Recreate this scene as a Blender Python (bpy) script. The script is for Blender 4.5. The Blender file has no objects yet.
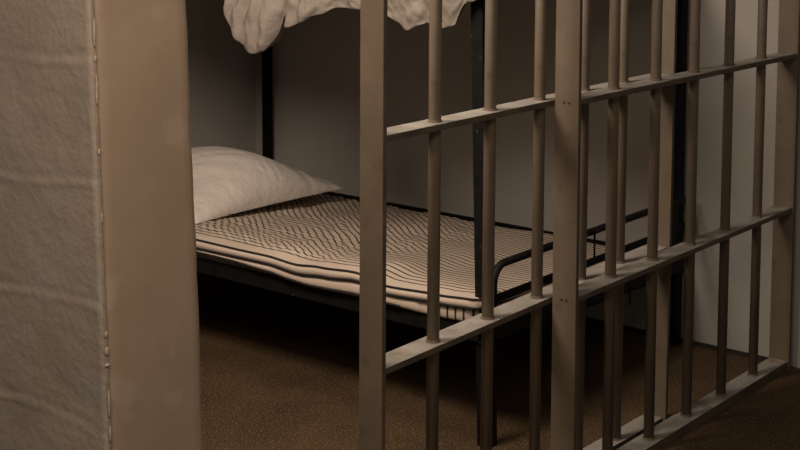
import bpy, bmesh, math, random
from mathutils import Vector, Matrix, noise

random.seed(7)
S = bpy.context.scene
C = S.collection
PI = math.pi

# ------------------------------------------------------------------ helpers
def link(o, parent=None):
    C.objects.link(o)
    if parent is not None:
        o.parent = parent
    return o

def obj(name, bm, mat, parent=None, smooth=False, org=None):
    """link a bmesh as one mesh object; org moves the origin there"""
    if org is not None:
        bmesh.ops.translate(bm, verts=bm.verts, vec=-Vector(org))
    me = bpy.data.meshes.new(name)
    bmesh.ops.recalc_face_normals(bm, faces=bm.faces)
    bm.to_mesh(me); bm.free()
    if smooth:
        for p in me.polygons: p.use_smooth = True
    me.materials.append(mat)
    o = bpy.data.objects.new(name, me)
    if org is not None: o.location = org
    return link(o, parent)

def tag(o, label=None, cat=None, group=None, kind=None):
    if label: o['label'] = label
    if cat: o['category'] = cat
    if group: o['group'] = group
    if kind: o['kind'] = kind
    return o

def thing(name, loc, label, cat, group=None):
    o = bpy.data.objects.new(name, None)
    o.empty_display_size = .1
    o.location = loc
    link(o)
    return tag(o, label, cat, group)

def box(bm, x0, x1, y0, y1, z0, z1, bev=0.0, mat=None):
    r = bmesh.ops.create_cube(bm, size=1)
    vs = r['verts']
    for v in vs:
        v.co = Vector(((x0+x1)/2 + v.co.x*(x1-x0), (y0+y1)/2 + v.co.y*(y1-y0), (z0+z1)/2 + v.co.z*(z1-z0)))
    if bev > 0:
        es = {e for v in vs for e in v.link_edges}
        bmesh.ops.bevel(bm, geom=list(es), offset=bev, segments=2, affect='EDGES', profile=.6)

def tube(bm, pts, r, n=14, cap=True):
    """sweep a circle along pts; r is a number or a list"""
    pts = [Vector(p) for p in pts]
    rings = []
    up = Vector((0, 0, 1))
    prev = None
    for i, p in enumerate(pts):
        if i == 0: t = pts[1]-p
        elif i == len(pts)-1: t = p-pts[i-1]
        else: t = (pts[i+1]-p).normalized() + (p-pts[i-1]).normalized()
        t.normalize()
        if prev is None:
            a = t.cross(up)
            if a.length < .01: a = t.cross(Vector((1, 0, 0)))
        else:
            a = prev - t*prev.dot(t)
        a.normalize(); prev = a
        b = t.cross(a)
        rr = r[i] if isinstance(r, (list, tuple)) else r
        rings.append([bm.verts.new(p + a*rr*math.cos(2*PI*k/n) + b*rr*math.sin(2*PI*k/n)) for k in range(n)])
    for i in range(len(rings)-1):
        for k in range(n):
            bm.faces.new((rings[i][k], rings[i][(k+1) % n], rings[i+1][(k+1) % n], rings[i+1][k]))
    if cap:
        bm.faces.new(rings[0][::-1]); bm.faces.new(rings[-1])

def interp(tab, x):
    if x <= tab[0][0]: return tab[0][1]
    for (a, va), (b, vb) in zip(tab, tab[1:]):
        if x <= b:
            t = (x-a)/(b-a); t = t*t*(3-2*t)
            return va + (vb-va)*t
    return tab[-1][1]

def sm(a, b, x):
    t = max(0, min(1, (x-a)/(b-a)))
    return t*t*(3-2*t)

def nz(x, y, z=0.0): return noise.noise(Vector((x, y, z)))

# ------------------------------------------------------------------ materials
def new_mat(name):
    m = bpy.data.materials.new(name); m.use_nodes = True
    nt = m.node_tree
    return m, nt, nt.nodes['Principled BSDF']

def node(nt, t, **k):
    n = nt.nodes.new(t)
    for a, b in k.items():
        if a in n.inputs.keys(): n.inputs[a].default_value = b
        else: setattr(n, a, b)
    return n

def ramp(nt, src, stops):
    r = nt.nodes.new('ShaderNodeValToRGB')
    e = r.color_ramp.elements
    while len(e) < len(stops): e.new(.5)
    for q, (p, c) in zip(e, stops):
        q.position = p; q.color = (*c, 1) if len(c) == 3 else c
    nt.links.new(src, r.inputs[0])
    return r

def mottled(name, c1, c2, scale=6, rough=.7, bump=.2, bscale=60, bdist=.003, speck=None, metallic=0, spec=.5):
    m, nt, b = new_mat(name)
    tc = nt.nodes.new('ShaderNodeTexCoord')
    n1 = node(nt, 'ShaderNodeTexNoise', Scale=scale, Detail=6.0, Roughness=.6)
    nt.links.new(tc.outputs['Object'], n1.inputs['Vector'])
    r = ramp(nt, n1.outputs['Fac'], [(.32, c1), (.68, c2)])
    col = r.outputs['Color']
    if speck:
        sc, lo, hi, cc, amt = speck
        n3 = node(nt, 'ShaderNodeTexNoise', Scale=sc, Detail=3.0)
        nt.links.new(tc.outputs['Object'], n3.inputs['Vector'])
        r3 = ramp(nt, n3.outputs['Fac'], [(lo, (0, 0, 0)), (hi, (amt, amt, amt))])
        mx = nt.nodes.new('ShaderNodeMixRGB')
        nt.links.new(r3.outputs['Color'], mx.inputs[0])
        nt.links.new(col, mx.inputs[1]); mx.inputs[2].default_value = (*cc, 1)
        col = mx.outputs[0]
    nt.links.new(col, b.inputs['Base Color'])
    b.inputs['Roughness'].default_value = rough
    b.inputs['Metallic'].default_value = metallic
    b.inputs['Specular IOR Level'].default_value = spec
    n2 = node(nt, 'ShaderNodeTexNoise', Scale=bscale, Detail=5.0)
    nt.links.new(tc.outputs['Object'], n2.inputs['Vector'])
    bp = node(nt, 'ShaderNodeBump', Strength=bump, Distance=bdist)
    nt.links.new(n2.outputs['Fac'], bp.inputs['Height'])
    nt.links.new(bp.outputs['Normal'], b.inputs['Normal'])
    return m

M_block = mottled('painted_block', (.315, .255, .202), (.375, .308, .246), 5, .6, .32, 60, .008, spec=.3,
                  speck=(9, .56, .72, (.34, .305, .26), .7))
M_plaster = mottled('smooth_plaster', (.29, .212, .148), (.345, .258, .184), 3.5, .55, .2, 22, .004, spec=.35,
                    speck=(9, .60, .66, (.39, .31, .235), .45))
M_seam = mottled('cracked_filler', (.22, .172, .13), (.30, .24, .185), 30, .8, .6, 60, .004,
                 speck=(14, .58, .64, (.30, .26, .21), .6))
M_chip = mottled('bare_plaster_chip', (.37, .315, .26), (.45, .39, .325), 40, .8, .5, 90, .004)
M_cell = mottled('cell_wall_paint', (.335, .310, .270), (.39, .365, .32), 1.6, .6, .25, 30, .004, spec=.3)
M_ceil = mottled('ceiling_paint', (.16, .14, .12), (.20, .18, .15), 3, .8)
M_floor = mottled('brown_concrete', (.042, .025, .011), (.082, .049, .023), 3.2, .78, .5, 120, .004, spec=.2,
                  speck=(150, .55, .66, (.20, .135, .08), .8))
M_joint = mottled('dark_joint', (.012, .010, .008), (.02, .016, .012), 20, .8)
M_steel = mottled('brown_painted_steel', (.118, .089, .060), (.156, .119, .080), 7, .42, .35, 45, .002, spec=.5,
                  speck=(16, .60, .72, (.10, .065, .038), .7))
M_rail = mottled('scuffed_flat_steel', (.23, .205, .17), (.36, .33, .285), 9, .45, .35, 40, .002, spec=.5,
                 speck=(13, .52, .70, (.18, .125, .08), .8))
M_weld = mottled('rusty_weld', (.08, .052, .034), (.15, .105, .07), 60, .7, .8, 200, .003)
M_edge_shade = mottled('shaded_bar_edge', (.055, .040, .027), (.10, .074, .050), 14, .6, .5, 80, .002)  # darkened brown: shade of the flat bars' front edges put into the colour
M_rivet = mottled('dark_rivet', (.03, .025, .02), (.05, .04, .03), 50, .6)
M_iron = mottled('black_iron', (.006, .0055, .005), (.011, .010, .009), 30, .55, .3, 90, .002, spec=.12,
                 speck=(60, .72, .76, (.25, .22, .19), .6))
M_pip = mottled('black_piping', (.010, .009, .009), (.018, .016, .015), 30, .9)
M_pillow = mottled('cream_cotton', (.70, .62, .54), (.77, .69, .605), 3, .85, .7, 34, .007, spec=.15)
M_sheet = mottled('beige_cotton', (.155, .131, .107), (.19, .160, .132), 4, .88, .8, 24, .012, spec=.15)

def striped(name, pitch, duty, edge=None):
    """woven ticking: stripes across the first UV coordinate (metres of cloth)"""
    m, nt, b = new_mat(name)
    uv = nt.nodes.new('ShaderNodeUVMap'); uv.uv_map = 'cloth'
    sp = nt.nodes.new('ShaderNodeSeparateXYZ'); nt.links.new(uv.outputs[0], sp.inputs[0])
    nn = node(nt, 'ShaderNodeTexNoise', Scale=9.0, Detail=2.0)
    nt.links.new(uv.outputs[0], nn.inputs['Vector'])
    def math_(op, a, b_=None):
        n = nt.nodes.new('ShaderNodeMath'); n.operation = op
        for i, v in enumerate((a, b_)):
            if v is None: continue
            if isinstance(v, (int, float)): n.inputs[i].default_value = v
            else: nt.links.new(v, n.inputs[i])
        return n.outputs[0]
    w = math_('MULTIPLY', math_('SUBTRACT', nn.outputs['Fac'], .5), .008)
    x = math_('ADD', sp.outputs[0], w)
    fr = math_('FRACT', math_('DIVIDE', x, pitch))
    line = math_('LESS_THAN', fr, duty)
    mx = nt.nodes.new('ShaderNodeMixRGB'); nt.links.new(line, mx.inputs[0])
    n2 = node(nt, 'ShaderNodeTexNoise', Scale=5.0, Detail=4.0)
    nt.links.new(uv.outputs[0], n2.inputs['Vector'])
    r = ramp(nt, n2.outputs['Fac'], [(.3, (.50, .40, .31)), (.7, (.58, .475, .375))])
    nt.links.new(r.outputs[0], mx.inputs[1]); mx.inputs[2].default_value = (.045, .036, .030, 1)
    nt.links.new(mx.outputs[0], b.inputs['Base Color'])
    b.inputs['Roughness'].default_value = .9; b.inputs['Specular IOR Level'].default_value = .12
    return m
M_quilt = striped('striped_ticking', .0315, .25)
M_tick = striped('mattress_ticking', .029, .24)
M_band = mottled('plain_ticking_border', (.52, .42, .33), (.60, .49, .39), 6, .9, .2, 200, .001, spec=.12)

# ------------------------------------------------------------------ camera
yaw, pit, roll, foc, pv = 0.88945558, 0.09647739, 0.00214832, 1393.3, 30.57
cy, sy, cp, sp_ = math.cos(yaw), math.sin(yaw), math.cos(pit), math.sin(pit)
F = Vector((sy*cp, cy*cp, -sp_)); R = Vector((cy, -sy, 0)); U = R.cross(F)
R2 = R*math.cos(roll) + U*math.sin(roll); U2 = -R*math.sin(roll) + U*math.cos(roll)
cam = bpy.data.objects.new('camera', bpy.data.cameras.new('camera')); link(cam)
mw = Matrix.Identity(4)
for i, c in enumerate((R2, U2, -F)):
    for j in range(3): mw[j][i] = c[j]
mw.translation = Vector((0, 0, 1.6))
cam.matrix_world = mw
cam.data.sensor_width = 36
cam.data.lens = 36*foc/800
cam.data.shift_y = -(225-pv)/800
cam.data.clip_start = .05
S.camera = cam

# ------------------------------------------------------------------ setting
WX = 4.446      # right wall of the cell
BY = 4.446      # back wall of the cell
CZ = 2.75
def struct(name, bm, mat, smooth=False):
    return tag(obj(name, bm, mat, None, smooth), kind='structure')

bm = bmesh.new(); box(bm, -2.5, 6, -2.5, 6, -.12, 0); struct('floor', bm, M_floor)
bm = bmesh.new(); box(bm, 1.4, WX+.2, 1.87, BY+.2, CZ, CZ+.1); struct('ceiling', bm, M_ceil)
bm = bmesh.new(); box(bm, 1.72, WX+.2, BY, BY+.2, 0, CZ); struct('wall_back', bm, M_cell)
bm = bmesh.new(); box(bm, 1.76, WX, 1.86, 2.03, 2.46, CZ); struct('wall_front', bm, M_cell)
bm = bmesh.new(); box(bm, WX, WX+.2, -.5, BY, 0, CZ); struct('wall_right', bm, M_cell)
bm = bmesh.new(); box(bm, WX-.012, WX+.002, 1.96, BY, 0, .014); struct('baseboard_right', bm, M_joint)
bm = bmesh.new(); box(bm, 1.75, WX, BY-.012, BY+.002, 0, .014); struct('baseboard_back', bm, M_joint)

# block wall: courses with worn, rounded joints, seen from outside
def wl(z): return 1.519 - .0254*z       # outer arris (the wall leans a little)
def wr(z): return 1.747 - .0366*z       # inner arris of the plastered end
JO = [.668 + .2228*k for k in range(-3, 10)]
bm = bmesh.new()
ys = [1.873 + .014*i for i in range(32)]
while ys[-1] < 4.6: ys.append(ys[-1] + .09)
zs = [0 + .005*i for i in range(int(CZ/.005)+1)]
grid = []
for z in zs:
    row = []
    for y in ys:
        jz = z + .016*nz(y*3.1, z*1.7, 3) + .008*math.sin((y-1.87)*9 + z*5)
        d = min(abs(jz-j) for j in JO)
        k = min(range(len(JO)), key=lambda q: abs(jz-JO[q]-.111))
        dd = jz-min(JO, key=lambda j: abs(jz-j)); fade = .55+.9*nz(y*7, z*.9, 44); g = -.0016*fade*math.exp(-(dd/.006)**2) + .0021*fade*math.exp(-((dd+.015)/.006)**2)
        yo = 1.884 + (.2 if k % 2 else .42)
        e = min(abs((y-yo) % .445), .445-abs((y-yo) % .445)) if y > 2.2 else 1
        g += -.003*math.exp(-(e/.012)**2)
        g += .0022*nz(y*9, z*9) + .0010*nz(y*30, z*30)
        row.append(bm.verts.new((wl(z) - g, y, z)))
    grid.append(row)
for a, b in zip(grid, grid[1:]):
    for i in range(len(a)-1): bm.faces.new((a[i], a[i+1], b[i+1], b[i]))
# the core behind the face and the inner side
inn = [[bm.verts.new((wr(z) if y_ < 9 else 0, y, z)) for y in (ys[0], ys[-1])] for z in (0, CZ) for y_ in (0,)]
(a0, a1), (b0, b1) = inn
bm.faces.new((a0, a1, b1, b0))
bm.faces.new([grid[0][i] for i in range(len(ys))] + [a1, a0])
bm.faces.new([grid[-1][i] for i in range(len(ys))] + [b1, b0])
bm.faces.new([r[0] for r in grid] + [b0, a0])
bm.faces.new([r[-1] for r in grid] + [b1, a1])
struct('wall_left', bm, M_block, True)

# smooth plastered end of that wall
bm = bmesh.new()
nx = 16
zs2 = [.03*i for i in range(int(CZ/.03)+1)]
front = []
for z in zs2:
    row = []
    for i in range(nx+1):
        t = i/nx
        x = wl(z) + .004 + (wr(z)+.004 - wl(z) - .004)*t
        ed = min(t, 1-t)*.22
        y = 1.868 + .006*max(0, 1-ed/.008)**2 + .0018*nz(x*6, z*5, 5)
        if i == nx: x += .0025*nz(z*13, 2.2)
        row.append(bm.verts.new((x, y, z)))
    front.append(row)
for a, b in zip(front, front[1:]):
    for i in range(nx): bm.faces.new((a[i], a[i+1], b[i+1], b[i]))
bk = [(bm.verts.new((r[0].co.x, 1.886, r[0].co.z)), bm.verts.new((r[-1].co.x, 1.886, r[-1].co.z))) for r in front]
for i in range(len(front)-1):
    bm.faces.new((front[i][0], front[i+1][0], bk[i+1][0], bk[i][0]))
    bm.faces.new((front[i][-1], bk[i][1], bk[i+1][1], front[i+1][-1]))
    bm.faces.new((bk[i][0], bk[i+1][0], bk[i+1][1], bk[i][1]))
bm.faces.new(list(front[0]) + [bk[0][1], bk[0][0]])
bm.faces.new(list(front[-1]) + [bk[-1][1], bk[-1][0]])
struct('trim_1', bm, M_plaster, True)

# ragged filler line where the two finishes meet
bm = bmesh.new()
prev = None
z = 0
while z < CZ:
    c = Vector((wl(z)+.0005, 1.8725, z))
    w = .0017 + .0009*nz(z*22, 7) + .0006*nz(z*70, 1)
    off = .0032 + .0014*nz(z*17, 4)
    ring = [bm.verts.new(c + Vector(p)) for p in ((off-w, .012, 0), (off-w, -.001, 0), (off, -w*.5-.001, 0), (off+w*1.2, -.0035, 0), (off+w, .004, 0))]
    if prev:
        for k in range(5): bm.faces.new((prev[k], prev[(k+1) % 5], ring[(k+1) % 5], ring[k]))
    prev = ring
    z += .006
struct('trim_2', bm, M_seam, True)
bm = bmesh.new()
for z, h, w in ((1.37, .05, .003), (1.325, .012, .004), (1.27, .05, .0028), (1.165, .012, .003), (1.05, .02, .002), (.815, .016, .005),
                (.845, .012, .004), (.79, .007, .006), (.72, .05, .0028), (.665, .03, .003), (.60, .03, .003)):
    r = bmesh.ops.create_icosphere(bm, subdivisions=2, radius=1)
    for v in r['verts']:
        q = 1 + .45*nz(v.co.x*2+z*9, v.co.y*2, v.co.z*2)
        v.co = Vector((wl(z)+.004+v.co.x*w*q*.8, 1.8688+v.co.y*.0016*q, z+v.co.z*h*q*.5))
struct('trim_3', bm, M_chip, True)

# ------------------------------------------------------------------ steel bars
TOP = 2.42
RAILS = (.0, .545, 1.065, 1.585, 2.105)
def bar(parent, x, y, z0, z1, rail_tops, org):
    bm = bmesh.new()
    tube(bm, [(x, y, z0), (x, y, z1)], .0152, 24)
    o = obj('bar', bm, M_steel, parent, True, org=(x, y, z0))
    o.location = Vector((x, y, z0)) - Vector(org)
    for zt in rail_tops:
        w = bmesh.new()
        n = 24
        rg = []
        for (rr, dz) in ((.0150, .007), (.0168, .003), (.0185, .0005), (.0185, -.001)):
            rg.append([w.verts.new(((rr+.0016*nz(x*31+k, zt*9, dz*300))*math.cos(2*PI*k/n), (rr+.0016*nz(x*31+k, zt*9+4))*math.sin(2*PI*k/n), dz+.0012*nz(k*.9, x*7))) for k in range(n)])
        for a, b in zip(rg, rg[1:]):
            for k in range(n): w.faces.new((a[k], a[(k+1) % n], b[(k+1) % n], b[k]))
        wo = obj('weld_bead', w, M_weld, o, True)
        wo.location = (0, 0, zt - z0)
    return o

def flat(name, parent, org, mat, x0, x1, y0, y1, z0, z1, wav=.0):
    bm = bmesh.new()
    box(bm, x0, x1, y0, y1, z0, z1, .0018)
    o = obj(name, bm, mat, parent, False, org=((x0+x1)/2, (y0+y1)/2, z0))
    if mat is M_rail:       # brown edges with shade painted in, scuffed grey on the wide upper face
        o.data.materials.append(M_edge_shade)
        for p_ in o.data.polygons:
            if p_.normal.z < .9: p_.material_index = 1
    elif x1-x0 < .02:       # uprights: shade painted into the narrow edges of the flat bar
        o.data.materials.append(M_edge_shade)
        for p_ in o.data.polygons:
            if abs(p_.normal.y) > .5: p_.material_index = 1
    o.location = Vector(o.location) - Vector(org)
    return o

# fixed screen between the post with two rivets and the right wall
org = (3.73, 1.905, 0)
g1 = thing('bar_screen', org, 'fixed brown steel bar screen nearer the camera, from the riveted post to the right wall', 'cell bars')
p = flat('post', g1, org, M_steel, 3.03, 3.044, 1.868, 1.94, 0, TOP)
for zr in (.551, 1.071):
    for yy in (1.897, 1.912):
        bm = bmesh.new()
        bmesh.ops.create_uvsphere(bm, u_segments=12, v_segments=8, radius=.0042)
        for v in bm.verts: v.co.x *= .45
        r_ = obj('rivet', bm, M_rivet, p, True)
        r_.location = Vector((3.0295, yy, zr)) - Vector((3.037, 1.904, 0))
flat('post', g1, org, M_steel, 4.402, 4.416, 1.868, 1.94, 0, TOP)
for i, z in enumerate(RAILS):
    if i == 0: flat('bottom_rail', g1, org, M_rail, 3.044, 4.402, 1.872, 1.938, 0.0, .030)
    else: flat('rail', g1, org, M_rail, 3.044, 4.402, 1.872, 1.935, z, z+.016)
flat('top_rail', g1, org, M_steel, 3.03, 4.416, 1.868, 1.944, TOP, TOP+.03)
for x in (3.268, 3.502, 3.734, 3.966, 4.199):
    bar(g1, x, 1.905, .028, TOP, [.030]+[z+.016 for z in RAILS[1:]], org)

# sliding gate behind it
org = (3.02, 1.985, 0)
g2 = thing('cell_gate', org, 'sliding brown steel cell gate of vertical bars, left edge post beside the doorway', 'gate')
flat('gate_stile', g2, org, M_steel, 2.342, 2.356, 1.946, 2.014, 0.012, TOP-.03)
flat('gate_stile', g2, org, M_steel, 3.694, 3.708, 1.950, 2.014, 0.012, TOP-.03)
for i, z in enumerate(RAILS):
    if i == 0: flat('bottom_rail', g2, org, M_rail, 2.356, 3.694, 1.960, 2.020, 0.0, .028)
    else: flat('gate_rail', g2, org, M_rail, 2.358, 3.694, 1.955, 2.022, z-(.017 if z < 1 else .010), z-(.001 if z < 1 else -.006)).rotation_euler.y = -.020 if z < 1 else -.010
flat('top_rail', g2, org, M_steel, 2.342, 3.708, 1.952, 2.018, TOP-.03, TOP-.005)
for x in (2.580, 2.805, 3.028, 3.247, 3.457):
    bar(g2, x, 1.985, .02, TOP-.03, [.028]+[z-.001+(x-3.026)*.020 if z < 1 else z+.006+(x-3.026)*.010 for z in RAILS[1:]], org)

g2.rotation_euler.y = .006; g2.location.x -= .007

# ------------------------------------------------------------------ bunk bed
BX0, BX1, B0, B1 = 3.19, 4.425, 2.262, 4.37
org = Vector((3.8, 3.3, 0))
bed = thing('bunk_bed', org, 'black angle-iron bunk bed standing against the right cell wall', 'bed')
def part(name, bm, mat=M_iron, smooth=False, parent=bed):
    o = obj(name, bm, mat, parent, smooth)
    o.location = -org
    return o
def angle_post(x, y, sx, sy_, z1, lean=0.0, bolts=False, w=.042):
    """L section upright: outer corner at (x,y), flanges towards sx, sy_"""
    bm = bmesh.new()
    t = .0045
    box(bm, min(x, x+sx*w), max(x, x+sx*w), min(y, y+sy_*t), max(y, y+sy_*t), 0, z1, .0008)
    box(bm, min(x, x+sx*t), max(x, x+sx*t), min(y, y+sy_*w), max(y, y+sy_*w), 0, z1, .0008)
    for v in bm.verts:
        v.co.x -= lean*v.co.z*.6; v.co.y += lean*v.co.z*.8
    o = part('post', bm)
    if bolts:
        for k in range(9):
            zz = .26 + .12*k
            b2 = bmesh.new()
            bmesh.ops.create_uvsphere(b2, u_segments=8, v_segments=6, radius=.0035)
            q = obj('bolt', b2, M_chip, o, True)
            q.location = (x+sx*.022-lean*zz*.6, y+lean*zz*.8-.001, zz)
    return o
angle_post(BX0+.014, B0, 1, 1, 1.78, .022, True)
angle_post(BX1, B0+.024, -1, 1, 1.78, 0)
angle_post(BX0, B1, 1, -1, 1.78, 0)
angle_post(BX1-.01, B1-.028, -1, -1, 1.78, 0, False, .034)

def deck(zn, zf, lean):
    """angle iron frame with laths; zn top at near side, zf top at wall side"""
    for nm, x, s, zt in (('side_rail', BX0-.002, 1, zn), ('side_rail', BX1, -1, zf)):
        bm = bmesh.new()
        x -= lean if s > 0 else 0
        box(bm, min(x, x+s*.005), max(x, x+s*.005), B0+.03, B1-.03, zt-.055, zt, .001)
        box(bm, min(x, x+s*.045), max(x, x+s*.045), B0+.03, B1-.03, zt-.055, zt-.05, .001)
        part(nm, bm)
    for y, s in ((B0+.006, 1), (B1-.006, -1)):
        bm = bmesh.new()
        box(bm, BX0-lean, BX1, min(y, y+s*.005), max(y, y+s*.005), -.055, 0, .001)
        box(bm, BX0-lean, BX1, min(y, y+s*.04), max(y, y+s*.04), -.055, -.05, .001)
        for v in bm.verts: v.co.z += zn + (zf-zn)*(v.co.x-BX0)/(BX1-BX0)
        part('end_rail', bm)
    n = 8
    for k in range(n):
        x = BX0 + .09 + (BX1-BX0-.18)*k/(n-1)
        bm = bmesh.new()
        zt = zn + (zf-zn)*(x-BX0)/(BX1-BX0) - .022
        box(bm, x-.035, x+.035, B0+.02, B1-.02, zt-.006, zt, .001)
        part('lath', bm)
deck(.368, .324, 0)
deck(1.362, 1.362, .012)
# upper bunk board under its mattress
bm = bmesh.new(); box(bm, BX0+.02, BX1-.02, B0+.03, B1-.03, 1.345, 1.36, .002); part('upper_board', bm)

# foot guard: bent tube, flat lower bar and a thin spindle
def foot_guard(y):
    bm = bmesh.new()
    pts = [(BX0+.012, y, .40), (BX0+.012, y, .47)]
    for k in range(9):
        a = k/8*PI/2
        pts.append((BX0+.012+.055*(1-math.cos(a)), y, .49+.055*math.sin(a)))
    pts += [(BX1-.10, y, .545)]
    for k in range(9):
        a = k/8*PI/2
        pts.append((BX1-.075+.055*math.sin(a), y, .49+.055*math.cos(a)))
    pts += [(BX1-.02, y, .40)]
    tube(bm, pts, .0115, 12)
    part('guard_tube', bm, smooth=True)
    bm = bmesh.new(); box(bm, BX0+.02, BX1-.02, y-.003, y+.003, .435, .459, .001); part('guard_bar', bm)
    bm = bmesh.new(); tube(bm, [(3.757, y, .45), (3.757, y, .54)], .0035, 8); part('spindle', bm, smooth=True)
foot_guard(B0-.012)
bm = bmesh.new(); box(bm, 4.014, 4.027, B0+.004, B0+.008, .238, .33, .001)
part('hook', bm)

# ------------------------------------------------------------------ mattress, quilt, pillow, sheet
def cloth_mesh(name, rows, uvs, mat, parent=None, thick=0, close=False, sub=0):
    me = bpy.data.meshes.new(name)
    n = len(rows[0]); V = [v for r in rows for v in r]
    Fc = [(i*n+j, i*n+j+1, (i+1)*n+j+1, (i+1)*n+j) for i in range(len(rows)-1) for j in range(n-1)]
    me.from_pydata([tuple(v) for v in V], [], Fc)
    ul = me.uv_layers.new(name='cloth')
    fl = [u for r in uvs for u in r]
    for l in me.loops: ul.data[l.index].uv = fl[l.vertex_index]
    for p_ in me.polygons: p_.use_smooth = True
    me.materials.append(mat)
    o = bpy.data.objects.new(name, me); link(o, parent)
    if thick:
        md = o.modifiers.new('t', 'SOLIDIFY'); md.thickness = thick; md.offset = 0
    return o

def ztop(y):      # height of the quilt's upper piping along the near side, from foot to head
    return interp([(2.27, .447), (2.30, .445), (2.42, .437), (2.62, .428), (2.74, .448), (2.89, .439), (2.995, .430), (3.12, .437), (3.25, .436), (3.44, .437), (4.3, .437)], y)
def zlow(y):      # lower piping
    return interp([(2.27, .421), (2.42, .413), (2.62, .404), (2.74, .423), (2.87, .412), (2.98, .403), (3.12, .412), (3.44, .409), (4.3, .41)], y)
def zbot(y):      # under side of the mattress at the near side
    return interp([(2.27, .372), (2.47, .366), (2.74, .370), (2.93, .365), (3.02, .370), (3.12, .382), (3.33, .392), (3.44, .402), (4.3, .402)], y)

QX0, QX1, QY0, QY1 = 3.172, 4.335, 2.285, 4.33
def ripple(x, y):
    e = sm(.03, .16, x-QX0)
    a = sm(2.78, 3.08, y + .25*nz(x*2.2, y*2.2)) * e
    a1 = a*max(0, .55 + 1.3*nz(x*4, y*3, 9))
    a2 = a*max(0, .55 + 1.3*nz(x*5+7, y*4, 19))
    ph = y*2*PI/.040 + 5.0*nz(x*3.0, y*2.2, 2) + x*9
    r = .0040*a1*math.sin(ph)
    r += .0026*a2*math.sin(y*2*PI/.031 - x*26 + 7*nz(x*4, y*4, 6))
    r += .0045*a*nz(x*16, y*22, 4)
    r += .008*nz(x*3.5, y*2.4, 11)*sm(0, .2, x-QX0) + .004*nz(x*8, y*5, 1)*sm(0, .15, x-QX0)
    return r
rows, uvs = [], []
NX, NY = 160, 330
for j in range(NY+1):
    y = QY0 + (QY1-QY0)*j/NY
    r, u = [], []
    for i in range(NX+1):
        t = i/NX
        x = QX0 + (QX1-QX0)*t
        zt = ztop(y)
        base = zt + (.342-zt)*(sm(0, 1, t)*.55+t*.45) + .004*math.sin(PI*min(1, t*5))
        fo = min(1, (y-QY0)/.03); fo = math.sqrt(max(0, 1-(1-fo)**2))
        hd = min(1, (QY1-y)/.03)
        z = base + ripple(x, y) - .010*(1-fo) - .012*(1-hd) - .016*sm(.965, 1, t)
        r.append(Vector((x + .004*nz(y*4, x*4, 8)*0, y, z)))
        uu = (x-QX0-.030 + .012*nz(x*1.7, y*3.1, 21)*sm(2.7, 3.1, y)*sm(.03, .12, x-QX0))
        u.append((max(uu, .020), y))
    rows.append(r); uvs.append(u)
quilt = cloth_mesh('quilt', rows, uvs, M_quilt)
tag(quilt, 'cream quilt with thin black stripes and black piped edge, rumpled over the lower bunk', 'quilt')
# plain border band hanging between the two pipings along the near side, then round the foot
def edge_pts(fn, dx=0):
    p = []
    y = QY1
    while y > QY0+.03:
        p.append(Vector((QX0 - .004 - dx, y, fn(y)))); y -= .015
    for k in range(7):
        a = k/6*PI/2
        p.append(Vector((QX0-.004-dx + (.03+dx)*(1-math.cos(a)), QY0+.03 - (.034+dx)*math.sin(a), fn(QY0+.03))))
    x = QX0+.04
    while x < QX1:
        f = fn(QY0)
        t = (x-QX0)/(QX1-QX0)
        p.append(Vector((x, QY0-.004-dx, f + (.342-.447)*(sm(0, 1, t)*.55+t*.45)))); x += .03
    return p
A, B = edge_pts(ztop), edge_pts(zlow, .002)
rows = []
for s in range(5):
    q = s/4
    rows.append([a.lerp(b, q) + Vector((-.006*math.sin(PI*q), 0, 0)) if a.y > QY0+.03 else a.lerp(b, q) + Vector((0, -.005*math.sin(PI*q), 0)) for a, b in zip(A, B)])
cloth_mesh('border', rows, [[(0, 0)]*len(A)]*5, M_band, quilt)
for pp in (A, B):
    bm = bmesh.new(); tube(bm, [q + (Vector((-.0025, 0, .001)) if q.y > QY0+.03 else Vector((-.001, -.0025, .001))) for q in pp], .0034, 8)
    obj('piping', bm, M_pip, quilt, True)
# turn-under below the lower piping
Cc = [b + Vector((.03, .0, -.004)) if b.y > QY0+.03 else b + Vector((.0, .02, -.004)) for b in B]
cloth_mesh('hem', [B, Cc], [[(0, 0)]*len(B)]*2, M_band, quilt)

# thin mattress below the quilt, its ticking stripes running down the sides
rows, uvs = [], []
pathp, s = [], 0
y = QY1-.02
MX = QX0+.004
while y > QY0+.06: pathp.append((MX, y)); y -= .015
for k in range(8):
    a = k/7*PI/2
    pathp.append((MX+.05*(1-math.cos(a)), QY0+.055-.05*math.sin(a)))
x = MX+.065
while x < QX1-.02: pathp.append((x, QY0+.004)); x += .02
pl = None
prof = [(-.02, .0), (.004, .06), (.009, .3), (.0105, .6), (.006, .86), (-.004, 1.0), (-.06, 1.0)]
for x, y in pathp:
    if pl: s += math.hypot(x-pl[0], y-pl[1])
    pl = (x, y)
    side = y > QY0+.055
    t = max(0, (x-QX0)/(QX1-QX0)); dz = (.342-.447)*(sm(0, 1, t)*.55+t*.45)
    zt_, zb = zlow(y)-.004+dz, zbot(y)+dz*.35
    zb = min(zb, zt_-.012)
    r, u = [], []
    if side: nrm = Vector((-1, 0, 0))
    elif x > MX+.052: nrm = Vector((0, -1, 0))
    else:
        a = math.acos(max(-1, min(1, 1-(x-MX)/.05))); nrm = Vector((-math.cos(a), -math.sin(a), 0))
    bul = 1 + .8*nz(x*4+y*5, 3) if y > 2.5 else .25
    for off, q in prof:
        r.append(Vector((x, y, zt_+(zb-zt_)*q)) + nrm*(off*(bul if off > 0 else 1)))
        u.append((s, q*.05))
    rows.append(r); uvs.append(u)
mat_o = cloth_mesh('mattress', rows, uvs, M_tick)
mat_o.data.materials.append(M_band)
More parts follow.
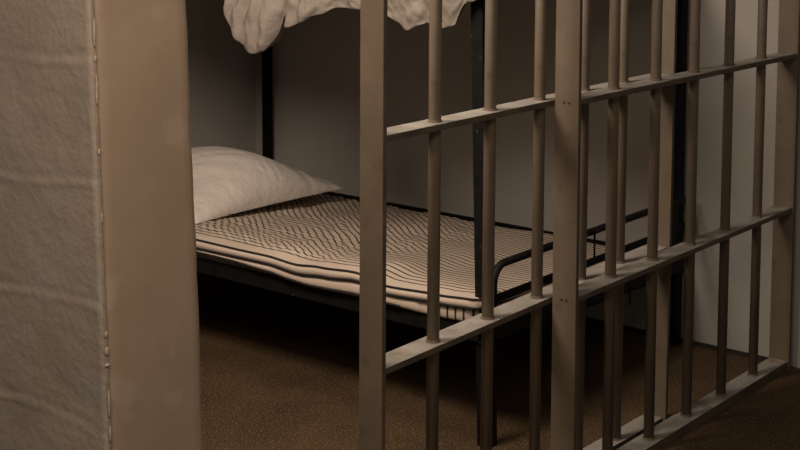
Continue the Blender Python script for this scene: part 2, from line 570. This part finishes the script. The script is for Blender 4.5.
for p_ in mat_o.data.polygons:
    if p_.center.y > 2.47: p_.material_index = 1
tag(mat_o, 'thin cream mattress with striped ticking sides, under the quilt on the lower bunk', 'mattress')
# core of the mattress (hidden top and bottom), as one closed slab part
bm = bmesh.new(); box(bm, MX+.03, QX1-.02, QY0+.03, QY1-.03, 0, .03, .004)
for v in bm.verts:
    t = (v.co.x-QX0)/(QX1-QX0)
    v.co.z += .350 + (.298-.350)*t
obj('mattress_core', bm, M_band, mat_o)
bm = bmesh.new()
pp = []
for r in rows:
    if r[0].y > 2.56: pp.append(r[3].lerp(r[4], .7) + Vector((-.002, 0, 0)))
tube(bm, pp, .0036, 8)
obj('piping', bm, M_pip, mat_o, True)

# pillow
bm = bmesh.new()
N = 120
PX, PY = .432, .318
top, bot = {}, {}
def pil(s, t, side):
    x = PX*s*(1 - .05*(1-t*t)) ; y = PY*t*(1 - .06*(1-s*s))
    k = max(0, (1-abs(s)**2.2)*(1-abs(t)**2.2))
    h = k**.42
    fat = .45 + .55*math.exp(-((s-.12)/(.80 if s < .12 else .60))**2)
    edge = 1-h
    w = .008*nz(x*5+y*7, y*5, 1)*h
    c = math.sin((x*.75+y*.7)*95 + 11*nz(x*3.5, y*3.5, 4))
    w += .0016*c*h*max(0, .4+1.6*nz(x*4, y*4, 2))
    w += .0022*math.sin((x*1.0-y*.35)*130 + 6*nz(x*6, y*6, 14))*max(0, nz(x*5, y*5, 22)*2)
    w += .006*nz(x*18, y*14, 7)*edge*1.8*h**.3
    if side > 0: z = .178*h*fat + w
    else: z = -.014*h*fat + w*.1
    return Vector((x, y, z))
for side, D in ((1, top), (-1, bot)):
    for i in range(N+1):
        for j in range(N+1):
            s = math.sin((i/N*2-1)*PI/2); t = math.sin((j/N*2-1)*PI/2)
            rim = i in (0, N) or j in (0, N)
            if side < 0 and rim: D[i, j] = top[i, j]
            else: D[i, j] = bm.verts.new(pil(s, t, side))
    for i in range(N):
        for j in range(N):
            bm.faces.new((D[i, j], D[i+1, j], D[i+1, j+1], D[i, j+1]))
pillow = obj('pillow', bm, M_pillow, None, True)
pillow.location = (3.745, 3.985, .428)
pillow.rotation_euler = (math.radians(1), math.radians(1.4), math.radians(4))
tag(pillow, 'plump off-white pillow lying at the head of the lower bunk', 'pillow')

# sheet hanging over the near rail of the upper bunk
def hem(y):
    return interp([(2.26, 1.315), (2.315, 1.30), (2.35, 1.232), (2.40, 1.222), (2.455, 1.235), (2.48, 1.226), (2.525, 1.208), (2.56, 1.232), (2.61, 1.252), (2.72, 1.262),
                   (2.80, 1.262), (2.86, 1.237), (2.92, 1.207), (2.98, 1.19), (3.005, 1.20), (3.015, 1.25), (3.024, 1.19), (3.036, 1.145), (3.062, 1.110),
                   (3.10, 1.10), (3.14, 1.112), (3.182, 1.14), (3.222, 1.175), (3.250, 1.215), (3.262, 1.27), (3.28, 1.30), (3.6, 1.31), (4.2, 1.30)], y)
rows, uvs = [], []
y = 2.27
while y < 4.25:
    r, u = [], []
    hz = hem(y)
    lob = sm(3.015, 3.06, y)*(1-sm(3.235, 3.285, y)) + .6*sm(2.82, 2.9, y)*(1-sm(2.975, 3.015, y))
    f = nz(y*7, .3)*.6 + .7*abs(math.sin(y*34+4*nz(y*5, 1)))-.3
    prof = []
    for k in range(7): prof.append((3.75-.52*k/6, 1.372 + .006*nz(y*6, k*.7)))
    for k in range(1, 5):
        a = k/4*PI/2; prof.append((3.215-.05*math.sin(a), 1.352+.022*math.cos(a)))
    D = 1.352-hz
    n = 16
    for k in range(1, n+1):
        q = k/n
        b = math.sin(PI*q**.8)
        xx = 3.163 - .012 - .045*lob*math.sin(PI*min(1, q*.62)) - (.016+.018*lob)*f*math.sin(PI*min(1, q*.7)) - .012*nz(y*11, q*3, 5)
        xx -= .014*abs(nz(y*17-q*2, q*1.6, 71))*min(1, q*3)
        xx -= .012*abs(nz(y*26+q*3, q*2.2, 31))*min(1, q*3) + .006*nz(y*45, q*4, 33)*min(1, q*3)
        prof.append((xx, 1.352 - D*q))
    x_l = prof[-1][0]
    for k in range(1, 7):      # the hem is bunched up and rolls back underneath
        a = k/6*PI
        prof.append((x_l + (.022+.03*lob)*(1-math.cos(a))/2*1.6, hz + .0 - (.006)*math.sin(a) + (.05*min(1, D/.12))*(k/6)))
    for k, (px_, pz) in enumerate(prof):
        yy = y + .012*nz(pz*14, y*6, 3)*sm(1.34, 1.2, pz) + .01*nz(pz*9, y*20, 8)*sm(1.34, 1.25, pz)
        # gather the big lobe towards its middle as it rises
        if lob > 0 and y > 3.04: pass
        if y > 3.0: yy += (3.11-y)*.30*sm(1.225, 1.28, pz)*lob
        r.append(Vector((px_, yy, pz))); u.append((y, k*.02))
    rows.append(r); uvs.append(u)
    y += .008
sheet = cloth_mesh('bed_sheet', rows, uvs, M_sheet, thick=.003)
md = sheet.modifiers.new('s', 'SUBSURF'); md.levels = 1; md.render_levels = 1
tag(sheet, 'crumpled beige bed sheet hanging down over the edge of the upper bunk', 'bed sheet')

# ------------------------------------------------------------------ light
def area(name, loc, target, size, power, col, spread=PI):
    l = bpy.data.lights.new(name, 'AREA'); l.shape = 'DISK'; l.size = size; l.energy = power; l.color = col; l.spread = spread
    o = bpy.data.objects.new(name, l); link(o); o.location = loc
    o.rotation_euler = (Vector(target)-Vector(loc)).to_track_quat('-Z', 'Y').to_euler()
    return o
def spot(name, loc, target, size, power, col, ang, blend):
    l = bpy.data.lights.new(name, 'SPOT'); l.shadow_soft_size = size; l.energy = power; l.color = col
    l.spot_size = math.radians(ang); l.spot_blend = blend
    o = bpy.data.objects.new(name, l); link(o); o.location = loc
    o.rotation_euler = (Vector(target)-Vector(loc)).to_track_quat('-Z', 'Y').to_euler()
    return o
area('cell_wall_lamp', (1.86, 2.62, 2.10), (3.4, 3.0, .8), .6, 27, (1, .84, .71), 2.5)
area('cell_fill_light', (2.85, 2.2, 2.42), (2.85, 2.15, 0), .4, 12, (1, .86, .74))  # added overhead fill, no fixture there; lifts cell walls and rail tops
l = area('corridor_lamp', (.9, 1.1, 2.12), (1.25, 1.5, 0), 1, 24, (1, .82, .66))
l.data.shape = 'RECTANGLE'; l.data.size = 1.8; l.data.size_y = .25
w = bpy.data.worlds.new('world'); S.world = w; w.use_nodes = True
w.node_tree.nodes['Background'].inputs[0].default_value = (1, .91, .80, 1)
w.node_tree.nodes['Background'].inputs[1].default_value = .19

S.view_settings.view_transform = 'Standard'
S.view_settings.look = 'None'
S.view_settings.exposure = -0.1
S.view_settings.gamma = 1
S.view_settings.use_curve_mapping = False
